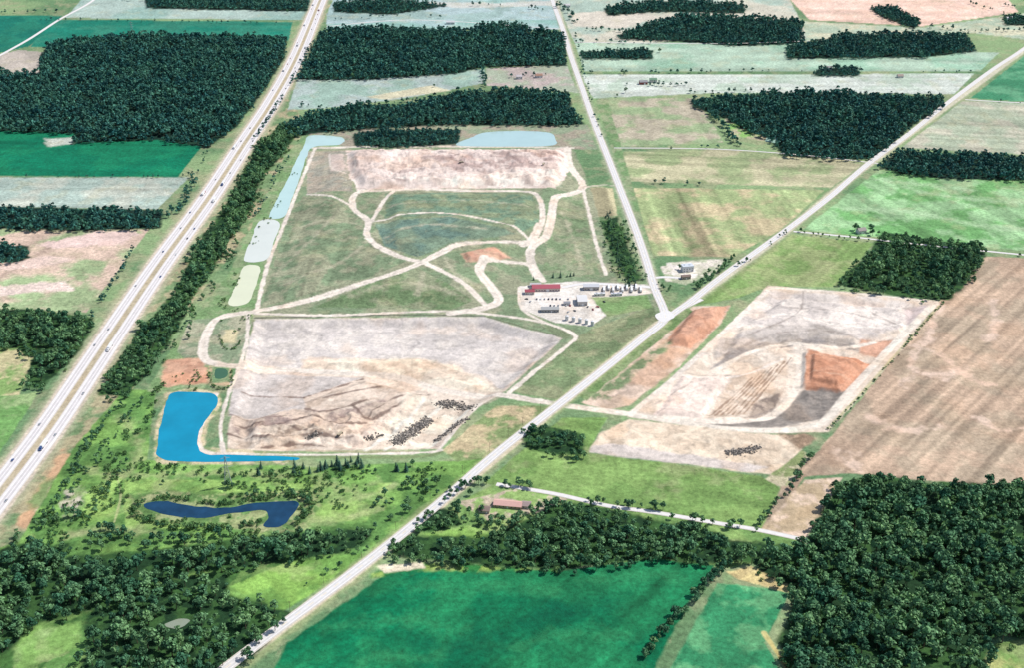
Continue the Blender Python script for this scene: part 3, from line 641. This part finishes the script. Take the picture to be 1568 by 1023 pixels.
for p,sp_,sr,far in WOODS:
    P=WP(p,8.0); a0=P.min(0);a1=P.max(0)
    gx,gy=np.meshgrid(np.arange(a0[0],a1[0],sp_*.92),np.arange(a0[1],a1[1],sp_*.92))
    gx[::2]+=sp_*.45
    x=gx.ravel()+rng.uniform(-.45,.45,gx.size)*sp_; y=gy.ravel()+rng.uniform(-.45,.45,gx.size)*sp_
    s=sdf(x,y,P)+(fbm(x,y,26,3,3)-.5)*(20 if far else 24); k=(s>0)&(rng.random(x.size)>.05)
    k&=(vn(x,y,22,14)>(.12 if far else .14))
    for c in CLEAR: k&=sdf(x,y,c)<3
    x=x[k];y=y[k];s=s[k]
    u=rng.random(x.size)**1.2
    sc=(sr[0]+(sr[1]-sr[0])*u)*np.clip(.72+s/60,.72,1)*(.75+.5*vn(x,y,25,4))
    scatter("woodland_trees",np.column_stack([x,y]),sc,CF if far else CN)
    if not far:   # shrubby margin
        n_=int(x.size*.35); i_=rng.integers(0,x.size,n_); x2=x[i_]+rng.normal(0,9,n_); y2=y[i_]+rng.normal(0,9,n_); s2=sdf(x2,y2,P)
        k=(s2>-9)&(s2<8); scatter("woodland_undergrowth",np.column_stack([x2,y2])[k],rng.uniform(.7,1.6,k.sum()),CS)
def hedge(name,pts,step,w,sr,c,keep=.85,z=4):
    P=smooth(WP(pts,z),6); s=np.concatenate([[0],np.cumsum(np.linalg.norm(np.diff(P,axis=0),axis=1))])
    q=np.arange(0,s[-1],step); q=q+rng.uniform(-.5,.5,q.size)*step; q=q[(rng.random(q.size)<keep)&(vn(q,q*0,step*5,w+len(pts))>.2)]
    if q.size==0: return
    x=np.interp(q,s,P[:,0])+rng.uniform(-w,w,q.size); y=np.interp(q,s,P[:,1])+rng.uniform(-w,w,q.size)
    scatter(name,np.column_stack([x,y]),rng.uniform(sr[0]*.85,sr[1]*1.15,q.size),c)
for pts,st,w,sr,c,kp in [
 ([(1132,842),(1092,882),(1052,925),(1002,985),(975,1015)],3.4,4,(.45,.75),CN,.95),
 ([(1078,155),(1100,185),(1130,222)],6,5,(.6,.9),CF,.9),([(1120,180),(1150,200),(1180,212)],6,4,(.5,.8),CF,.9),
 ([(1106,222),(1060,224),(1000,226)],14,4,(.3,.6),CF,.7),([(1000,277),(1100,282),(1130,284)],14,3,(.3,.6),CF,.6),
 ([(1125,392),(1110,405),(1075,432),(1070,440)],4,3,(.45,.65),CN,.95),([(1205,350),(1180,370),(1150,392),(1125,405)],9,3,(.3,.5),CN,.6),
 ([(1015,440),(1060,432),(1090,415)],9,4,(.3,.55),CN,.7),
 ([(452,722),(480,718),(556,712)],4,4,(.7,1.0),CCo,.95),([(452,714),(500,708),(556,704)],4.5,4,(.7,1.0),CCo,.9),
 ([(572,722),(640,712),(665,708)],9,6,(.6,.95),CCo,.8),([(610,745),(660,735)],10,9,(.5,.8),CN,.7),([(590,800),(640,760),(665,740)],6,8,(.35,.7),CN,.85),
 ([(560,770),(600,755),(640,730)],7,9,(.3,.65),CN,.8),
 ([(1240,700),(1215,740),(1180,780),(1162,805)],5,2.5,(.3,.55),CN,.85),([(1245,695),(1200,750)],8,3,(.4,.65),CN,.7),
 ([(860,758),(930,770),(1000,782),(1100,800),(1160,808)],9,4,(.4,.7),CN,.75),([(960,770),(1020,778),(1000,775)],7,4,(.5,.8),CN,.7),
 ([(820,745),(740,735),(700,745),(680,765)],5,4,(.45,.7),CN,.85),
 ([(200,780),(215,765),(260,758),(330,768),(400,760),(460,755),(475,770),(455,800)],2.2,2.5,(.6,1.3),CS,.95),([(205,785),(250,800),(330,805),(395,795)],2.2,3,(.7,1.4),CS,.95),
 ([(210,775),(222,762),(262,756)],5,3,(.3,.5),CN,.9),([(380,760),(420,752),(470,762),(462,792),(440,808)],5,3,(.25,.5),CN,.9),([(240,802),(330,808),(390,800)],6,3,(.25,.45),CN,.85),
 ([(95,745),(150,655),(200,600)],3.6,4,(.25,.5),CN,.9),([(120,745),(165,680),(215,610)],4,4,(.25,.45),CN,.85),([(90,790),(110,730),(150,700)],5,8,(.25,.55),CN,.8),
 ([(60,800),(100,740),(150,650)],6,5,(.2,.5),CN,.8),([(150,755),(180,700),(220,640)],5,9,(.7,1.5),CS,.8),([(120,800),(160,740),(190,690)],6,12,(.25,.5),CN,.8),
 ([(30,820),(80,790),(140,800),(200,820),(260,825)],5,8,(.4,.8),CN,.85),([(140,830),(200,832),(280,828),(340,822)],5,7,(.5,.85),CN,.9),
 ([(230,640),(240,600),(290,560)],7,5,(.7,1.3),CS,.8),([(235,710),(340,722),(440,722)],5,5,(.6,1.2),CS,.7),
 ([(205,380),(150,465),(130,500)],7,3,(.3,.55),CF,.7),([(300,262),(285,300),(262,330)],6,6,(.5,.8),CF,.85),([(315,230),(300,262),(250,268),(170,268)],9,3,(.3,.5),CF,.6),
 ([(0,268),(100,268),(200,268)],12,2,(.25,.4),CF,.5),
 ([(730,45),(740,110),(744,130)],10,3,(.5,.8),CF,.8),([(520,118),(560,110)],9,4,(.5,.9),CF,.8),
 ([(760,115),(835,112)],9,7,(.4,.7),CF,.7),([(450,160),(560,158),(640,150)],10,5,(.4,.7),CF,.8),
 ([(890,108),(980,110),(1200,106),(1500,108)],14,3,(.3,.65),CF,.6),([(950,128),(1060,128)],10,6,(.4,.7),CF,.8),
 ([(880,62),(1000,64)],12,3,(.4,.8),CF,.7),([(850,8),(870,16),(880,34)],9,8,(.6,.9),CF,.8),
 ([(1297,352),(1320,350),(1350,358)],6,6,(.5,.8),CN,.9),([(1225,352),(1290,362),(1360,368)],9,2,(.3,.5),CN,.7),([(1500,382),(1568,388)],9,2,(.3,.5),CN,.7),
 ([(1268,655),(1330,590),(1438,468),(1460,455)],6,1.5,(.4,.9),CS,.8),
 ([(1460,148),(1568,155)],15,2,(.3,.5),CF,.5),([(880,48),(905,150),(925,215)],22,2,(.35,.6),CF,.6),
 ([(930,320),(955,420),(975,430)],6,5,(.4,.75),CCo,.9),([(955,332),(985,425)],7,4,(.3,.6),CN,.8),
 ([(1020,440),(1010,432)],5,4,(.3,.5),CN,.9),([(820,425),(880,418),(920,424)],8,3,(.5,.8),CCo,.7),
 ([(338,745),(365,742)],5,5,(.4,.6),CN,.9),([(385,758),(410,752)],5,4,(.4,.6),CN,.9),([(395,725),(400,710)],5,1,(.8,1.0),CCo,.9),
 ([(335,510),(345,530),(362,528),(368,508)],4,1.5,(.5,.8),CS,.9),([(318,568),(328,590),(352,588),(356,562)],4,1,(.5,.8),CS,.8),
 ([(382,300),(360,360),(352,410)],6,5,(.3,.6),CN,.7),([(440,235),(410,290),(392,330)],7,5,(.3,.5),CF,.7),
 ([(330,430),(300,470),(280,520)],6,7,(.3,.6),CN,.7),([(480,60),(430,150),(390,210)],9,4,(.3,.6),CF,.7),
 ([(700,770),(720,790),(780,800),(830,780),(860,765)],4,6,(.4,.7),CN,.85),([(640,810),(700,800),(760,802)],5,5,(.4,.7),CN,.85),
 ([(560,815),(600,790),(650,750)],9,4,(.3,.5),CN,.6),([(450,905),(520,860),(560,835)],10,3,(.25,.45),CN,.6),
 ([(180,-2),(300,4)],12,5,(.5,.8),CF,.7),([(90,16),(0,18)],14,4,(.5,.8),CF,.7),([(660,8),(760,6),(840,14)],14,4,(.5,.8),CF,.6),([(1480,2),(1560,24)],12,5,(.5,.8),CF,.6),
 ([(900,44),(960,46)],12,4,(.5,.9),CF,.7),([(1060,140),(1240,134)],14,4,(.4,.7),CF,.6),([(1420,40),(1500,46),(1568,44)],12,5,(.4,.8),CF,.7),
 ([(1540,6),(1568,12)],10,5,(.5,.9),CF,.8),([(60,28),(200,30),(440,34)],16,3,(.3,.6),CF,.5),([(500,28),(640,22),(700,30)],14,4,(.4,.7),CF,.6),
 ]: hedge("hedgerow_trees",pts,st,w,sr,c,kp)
# scattered scrub in the rough lower-left ground
pl=WP([(40,800),(100,740),(200,600),(240,605),(230,705),(690,715),(600,820),(350,830),(60,850)],2); cnt=3000
x=rng.uniform(pl[:,0].min(),pl[:,0].max(),cnt);y=rng.uniform(pl[:,1].min(),pl[:,1].max(),cnt)
pw=WP([(222,764),(460,760),(445,812),(400,812),(395,790),(222,794)])
k=(sdf(x,y,pl)>0)&(sdf(x,y,pw)<0)&(fbm(x,y,45,2,3)>.54)
scatter("scrub_bushes",np.column_stack([x,y])[k],rng.uniform(.3,1.0,k.sum())**1.3+.15,CS)
pl=WP([(470,240),(440,260),(330,470),(240,600),(300,600),(395,470),(372,470),(345,468)],2); cnt=900
x=rng.uniform(pl[:,0].min(),pl[:,0].max(),cnt);y=rng.uniform(pl[:,1].min(),pl[:,1].max(),cnt)
k=(sdf(x,y,pl)>0)&(fbm(x,y,40,6,3)>.55); scatter("scrub_bushes",np.column_stack([x,y])[k],rng.uniform(.3,.9,k.sum()),CS)
for e in near:
    e.attributes.new("tint",'FLOAT','FACE').data.foreach_set("value",[.35]*len(e.polygons))
near_single=[e.copy() for e in near]
for e in near: e.attributes.remove(e.attributes["tint"])
for px,py,s,kd in [(738,785,.7,0),(720,760,.6,1),(800,745,.5,2),(835,775,.6,3),(905,775,.6,0),(915,772,.7,1),(968,778,.6,2),(1002,780,.85,3),(1015,782,.7,4),(575,725,.5,0),(350,748,.7,1),(958,142,.8,2),(945,148,.6,3),(540,120,.9,4),(665,133,.6,0),(1010,80,.8,1),(1040,412,.5,2),(1100,410,.45,3),(955,115,.7,2),(745,118,.6,3),(390,830,.6,0),(250,742,.4,1),(150,830,.6,2),(175,815,.5,3),(632,715,.6,4),(650,745,.5,1),(700,758,.6,0),(660,715,.45,3),(1225,735,.5,2),(440,20,.7,2)]:
    x,y=W(px,py); link("deciduous_tree",near_single[kd],(x,y,HZ(x,y)),random.uniform(0,6.28),s)
# ---------------------------------------------------------------- buildings
glass=mat("window_glass",(.05,.07,.09),.15,.1,1,.6); trim=mat("white_trim",(.75,.74,.72),.6,.08)
def building(name,px,py,w,d,h,rh,roofc,wallc,rot=0,floors=1,door=True):
    x,y=W(px,py); e=bpy.data.objects.new(name,None); scene.collection.objects.link(e); e.location=(x,y,HZ(x,y)); e.rotation_euler=(0,0,rot)
    rm=mat("roof_%d_%d_%d"%roofc,L(roofc),.6,.12,.6); wm=mat("wall_%d_%d_%d"%wallc,L(wallc),.8,.1,.8)
    m=M(); m.box((0,0,0),(w,d,h)); 
    if rh>.5:
        for s_ in(-1,1): m.quad([(s_*w/2,-d/2,h),(s_*w/2,d/2,h),(s_*w/2,0,h+rh)])
    link("walls",m.mesh("walls",[wm]),parent=e)
    m=M(); o=.5
    if rh>.5:
        th=.25; k=rh/(d/2)
        prof=[(-d/2-o,h-o*k+.02),(0,h+rh+.02),(d/2+o,h-o*k+.02),(d/2+o,h-o*k+th),(0,h+rh+th),(-d/2-o,h-o*k+th)]
        m.prism(prof,-w/2-o,w/2+o)
        m.v=[(b_,a_,c_) for a_,b_,c_ in m.v]
    else:
        m.box((0,0,h+.003),(w+.4,d+.4,.35)); m.box((w*.2,0,h+.36),(2,1.6,.9)); m.box((-w*.25,d*.1,h+.36),(1.5,1.5,.8))
    link("roof",m.mesh("roof",[rm]),parent=e)
    m=M(); nwin=max(2,int(w/3.5))
    for fl in range(floors):
        z=1.0+fl*3
        for i in range(nwin):
            xx=-w/2+w*(i+.5)/nwin
            if fl==0 and i==nwin//2: continue
            for s_ in(-1,1): m.box((xx,s_*(d/2+.03),z),(1.3,.1,1.2),0); m.box((xx,s_*(d/2+.02),z-.12),(1.5,.12,.1),1)
    link("windows",m.mesh("windows",[glass,trim]),parent=e)
    m=M(); xx=-w/2+w*(nwin//2+.5)/nwin; m.box((xx,-d/2-.04,0),(min(3.4,w/5) if h>4 else 1.2,.1,min(h-.6,3.2) if h>4 else 2.1)); link("door",m.mesh("door",[trim]),parent=e)
    return e
W1=(225,222,216)
building("landfill_office_building",836,443,36,12,4.5,2.0,(182,92,104),(220,196,186),.03)
building("storage_shed",811,449,12,8,4,1.3,(164,80,90),(215,205,195),.03)
building("maintenance_garage",891,463,12,19,6,1.5,(228,226,224),(210,205,200),.05)
building("storage_shed",842,476,22,8,4.0,1.2,(176,176,174),(160,158,156),.03)
building("warehouse",905,442,20,9,5,1.2,(206,206,210),(186,178,172),.02)
building("scale_house",868,466,8,5,3.2,1.0,(150,150,155),W1,.05)
building("storage_shed",820,438,14,6,3.4,1.0,(200,196,196),W1,.03); building("office_trailer",918,452,14,4,3.0,0,(220,220,220),W1,.1); building("office_trailer",944,452,14,4,3.0,0,(210,210,215),W1,.1)
building("industrial_building",1052,414,15,10,8,0,(214,220,226),(235,235,235),.2,2)
building("storage_shed",1050,426,12,6,4,1,(130,110,100),(170,160,150),.2)
building("ranch_house",778,775,26,9,3.0,2.2,(232,184,172),(200,170,150),-.15)
building("ranch_house",742,783,10,8,3.0,2.0,(150,130,120),(200,190,180),-.15)
building("garage",806,776,8,8,3.0,1.6,(170,150,145),(215,205,195),-.15)
building("farmhouse",1000,125,14,9,5.5,3,(110,150,120),W1,.1,2); building("red_barn",985,128,16,10,5,3,(150,150,152),(150,80,70),.1)
building("farmhouse",795,120,12,9,5.5,3,(210,200,200),W1,.1,2); building("farmhouse",825,118,14,9,5,3,(170,130,110),W1,.2,2)
building("farmhouse",1085,44,14,9,5,3,(190,190,195),W1,.1,2); building("farmhouse",1378,118,12,8,4,3,(160,140,130),W1,.1)
building("farmhouse",1268,106,14,9,5,3,(170,165,160),W1,0,2); building("farmhouse",690,36,20,10,5,3,(220,220,220),W1,0)
building("farmhouse",1318,356,12,9,5,3,(150,140,135),W1,.3,2); building("farmhouse",1545,30,16,9,5,3,(215,215,215),W1,.3)
building("farmhouse",868,10,16,10,5,3,(215,210,210),W1,.1)
steel=mat("painted_steel_tank",(.6,.6,.6),.45,.12,1,.4)
def tank(px,py,r,h):
    x,y=W(px,py); m=M(); m.tube((0,0,0),(0,0,h),r,r,20); m.tube((0,0,h),(0,0,h+r*.35),r,r*.15,20); m.tube((0,0,h+r*.35),(0,0,h+r*.5),.3,.3,8)
    for i in range(9): m.box((0,-r-.25,.5+i*h/9),(.5,.06,.06))
    for s_ in(-.25,.25): m.box((s_,-r-.2,0),(.06,.06,h+.4))
    m.tube((0,0,.3),(0,0,.45),r+.06,r+.06,20); m.tube((0,0,h-.3),(0,0,h-.1),r+.06,r+.06,20)
    link("storage_tank",m.mesh("storage_tank",[steel]),(x,y,0))
for px,py in [(868,490),(878,492),(888,494),(898,496),(907,498)]: tank(px,py,2.2,6)
# ---------------------------------------------------------------- vehicles
rub=mat("tyre_rubber",(.03,.03,.03),.9,.1,5); paints=[mat("car_paint_"+n,c,.35,.05,1,.5) for n,c in [("white",(.75,.75,.75)),("silver",(.4,.41,.43)),("black",(.03,.03,.035)),("red",(.35,.03,.03)),("blue",(.04,.09,.25)),("grey",(.15,.15,.16))]]
ywm=mat("dusty_machine_paint",(.42,.36,.26),.8,.2,1,.2)
def carmesh(p):
    m=M(); m.prism([(-2.25,.35),(2.25,.35),(2.3,.7),(1.9,.88),(1.0,.98),(-1.7,1.02),(-2.25,.95)],-.88,.88,0)
    m.prism([(-1.75,1.0),(1.0,.97),(.35,1.45),(-1.25,1.47)],-.76,.76,1); m.box((-.45,0,1.455),(1.5,1.42,.06),0)
    for x in(-1.4,1.4):
        for y in(-.86,.86): m.tube((x,y-.1,.33),(x,y+.1,.33),.33,.33,10,2)
    return m.mesh("car",[p,glass,rub])
def truckmesh(p,box):
    m=M(); m.box((6.6,0,.9),(2.6,2.4,2.2),0,.94); m.prism([(7.8,.9),(9.4,.9),(9.4,1.9),(7.8,2.2)],-1.1,1.1,0); m.box((7.75,0,2.15),(.25,2.1,.75),1)
    m.box((5.1,0,.8),(8,1.0,.3),2); m.box((-1.6,0,1.25),(13.4,2.55,2.75),3); m.box((-1.6,0,4.003),(13.5,2.6,.08),3)
    for x in(8.4,4.6,3.4,-5.6,-6.9):
        for y in(-1.1,1.1): m.tube((x,y-.2,.5),(x,y+.2,.5),.5,.5,10,2)
    return m.mesh("semi_truck",[p,glass,rub,box])
def dumpmesh():
    m=M(); m.box((3.6,0,1.2),(1.9,2.2,2.0),0,.92); m.box((3.65,0,2.3),(1.95,2.0,.6),1,.95); m.prism([(4.5,1.1),(6,1.1),(6,2.0),(4.5,2.4)],-1.1,1.1,0)
    m.prism([(-3.8,2.6),(-2.8,1.3),(2.4,1.3),(2.6,3.1),(3.4,3.4),(3.4,3.55),(-4.2,3.2)],-1.5,1.5,0)
    for x in(4.6,-.6,-2.4):
        for y in(-1.3,1.3): m.tube((x,y-.3,.85),(x,y+.3,.85),.85,.85,12,2)
    return m.mesh("dump_truck",[ywm,glass,rub])
cars=[carmesh(p) for p in paints]; boxm=mat("trailer_white",(.72,.72,.72),.5,.08,1); trucks=[truckmesh(paints[i],boxm) for i in(0,3,4)]; dump=dumpmesh()
T,NN=normals(HP); S=np.concatenate([[0],np.cumsum(np.linalg.norm(np.diff(HP,axis=0),axis=1))])
s=40
while s<S[-1]:
    for side in(-1,1):
        if random.random()<.6:
            q=s+random.uniform(-22,22); i=min(int(np.searchsorted(S,q)),len(HP)-2); c=np.array([np.interp(q,S,HP[:,0]),np.interp(q,S,HP[:,1])])
            off=side*10.2+random.choice((-1.8,1.8)); p=c+NN[i]*off; a=math.atan2(T[i][1],T[i][0])+(math.pi if side>0 else 0)
            if random.random()<.3: link("semi_truck",random.choice(trucks),(p[0],p[1],.25),a)
            else: link("car",random.choice(cars),(p[0],p[1],.25),a)
    s+=56
for i in range(9):
    for r_ in range(2):
        if random.random()<.8: x,y=W(822+i*6.0+r_*3,458+r_*10); link("car",random.choice(cars),(x,y,.05),1.55+random.uniform(-.05,.05))
for px,py in [(900,470),(908,474),(915,470),(925,462),(870,478),(880,476),(812,462),(806,458)]:
    x,y=W(px,py); link("car",random.choice(cars),(x,y,.05),random.uniform(0,3))
for i in range(9): x,y=W(925+i*7,444-(i%2)*3); link("semi_truck",trucks[i%3],(x,y,.05),1.5)
for px,py,a in [(706,262,.3),(832,266,1.2),(520,668,1)]:
    x,y=W(px,py); link("dump_truck",dump,(x,y,HZ(x,y)+.05),a,.8)
# debris piles
dk=mat("scrap_dark",(.14,.125,.11),.9,.5,.8); dk2=mat("scrap_mid",(.38,.33,.28),.9,.4,.8)
def debris(pts,w,n):
    P=smooth(WP(pts),5); s=np.concatenate([[0],np.cumsum(np.linalg.norm(np.diff(P,axis=0),axis=1))]); m=M()
    cx,cy=P.mean(0); z0=HZ(cx,cy)
    for _ in range(n):
        q=random.uniform(0,s[-1]); o=random.gauss(0,w*.4); x=np.interp(q,s,P[:,0])+o; y=np.interp(q,s,P[:,1])+random.gauss(0,w*.4)
        b_=random.uniform(.5,1.5); n0=len(m.v); m.box((0,0,0),(b_*1.5,b_,b_*.7),random.choice((0,0,1)),random.uniform(.5,.95))
        t=random.uniform(0,3.14); c_,s_=math.cos(t),math.sin(t); zz=HZ(x,y)-z0+random.uniform(-.3,.7)*(1-min(1,abs(o)/w))
        m.v[n0:]=[(x-cx+a_*c_-e_*s_,y-cy+a_*s_+e_*c_,zz+f_+.25*a_*random.uniform(-.6,.6)) for a_,e_,f_ in m.v[n0:]]
    link("debris_pile",m.mesh("debris_pile",[dk,dk2]),(cx,cy,z0))
debris([(606,676),(622,662),(640,648),(655,636)],9,900); debris([(672,612),(695,614),(722,622)],9,420); debris([(668,672),(690,655),(715,642)],5,260)
debris([(1112,694),(1135,694),(1160,688)],7,320); debris([(560,670),(585,660)],4,60); debris([(470,672),(490,668)],4,60)
# ---------------------------------------------------------------- pylon
galv=mat("galvanised_steel",(.35,.37,.38),.5,.1,1,.5)
def pylon(px,py,h=34):
    x,y=W(px,py); m=M(); lv=[(0,3.6),(8,2.7),(16,1.9),(23,1.2),(h,.5)]
    for (z0,a0),(z1,a1) in zip(lv[:-1],lv[1:]):
        c0=[(a0,a0,z0),(-a0,a0,z0),(-a0,-a0,z0),(a0,-a0,z0)]; c1=[(a1,a1,z1),(-a1,a1,z1),(-a1,-a1,z1),(a1,-a1,z1)]
        for i in range(4):
            j=(i+1)%4; m.tube(c0[i],c1[i],.16,.14,4); m.tube(c0[i],c1[j],.09,.09,4); m.tube(c0[j],c1[i],.09,.09,4); m.tube(c1[i],c1[j],.09,.09,4)
    for z,l in((22,7),(27,6),(32,4.5)):
        for s_ in(-1,1):
            m.tube((0,.5,z),(s_*l,0,z),.12,.08,4); m.tube((0,-.5,z),(s_*l,0,z),.12,.08,4); m.tube((0,0,z+1.6),(s_*l,0,z),.08,.08,4); m.tube((s_*l,0,z),(s_*l,0,z-1.4),.07,.07,5)
    link("transmission_tower",m.mesh("transmission_tower",[galv]),(x,y,0),.3)
pylon(350,745); pylon(203,55,34)
wood=mat("pole_wood",(.16,.12,.09),.9,.2,2); m=M(); m.tube((0,0,0),(0,0,10),.16,.11,7); m.box((0,0,9.2),(2.4,.12,.14))
for s_ in(-1,-.5,.5,1): m.tube((s_,0,9.34),(s_,0,9.55),.05,.05,6)
pm=m.mesh("utility_pole",[wood])
P=dense([(430,960),(600,831),(760,695),(850,624),(1012,494)]); T2,N2=normals(P)
for i in range(2,len(P),3): link("utility_pole",pm,(P[i][0]-N2[i][0]*8,P[i][1]-N2[i][1]*8,0),math.atan2(T2[i][1],T2[i][0])+1.57)
# ---------------------------------------------------------------- light, camera
AZ=math.radians(72); EL=math.radians(54)
sun=bpy.data.lights.new("sun",'SUN'); sun.energy=4.5; sun.angle=math.radians(.5); sun.color=(1,.965,.92)
so=bpy.data.objects.new("sun",sun); scene.collection.objects.link(so)
from mathutils import Vector
d=Vector((math.sin(AZ)*math.cos(EL),math.cos(AZ)*math.cos(EL),math.sin(EL))); so.rotation_euler=(d).to_track_quat('Z','Y').to_euler()
w=bpy.data.worlds.new("World"); scene.world=w; w.use_nodes=True; nt=w.node_tree
sk=nt.nodes.new("ShaderNodeTexSky"); sk.sky_type='NISHITA'; sk.sun_disc=False; sk.sun_elevation=EL; sk.sun_rotation=AZ
bg=nt.nodes["Background"]; bg.inputs[1].default_value=.13; nt.links.new(sk.outputs[0],bg.inputs[0])
cam=bpy.data.cameras.new("camera"); co=bpy.data.objects.new("camera",cam); scene.collection.objects.link(co); scene.camera=co
cam.sensor_width=36; cam.sensor_fit='HORIZONTAL'; cam.lens=F/1568*36; cam.clip_start=5; cam.clip_end=60000
co.location=(0,0,H); co.rotation_euler=(math.pi/2-PITCH,0,0)
scene.view_settings.view_transform='Standard'; scene.view_settings.look='None'; scene.view_settings.exposure=0
print("TREES",total)
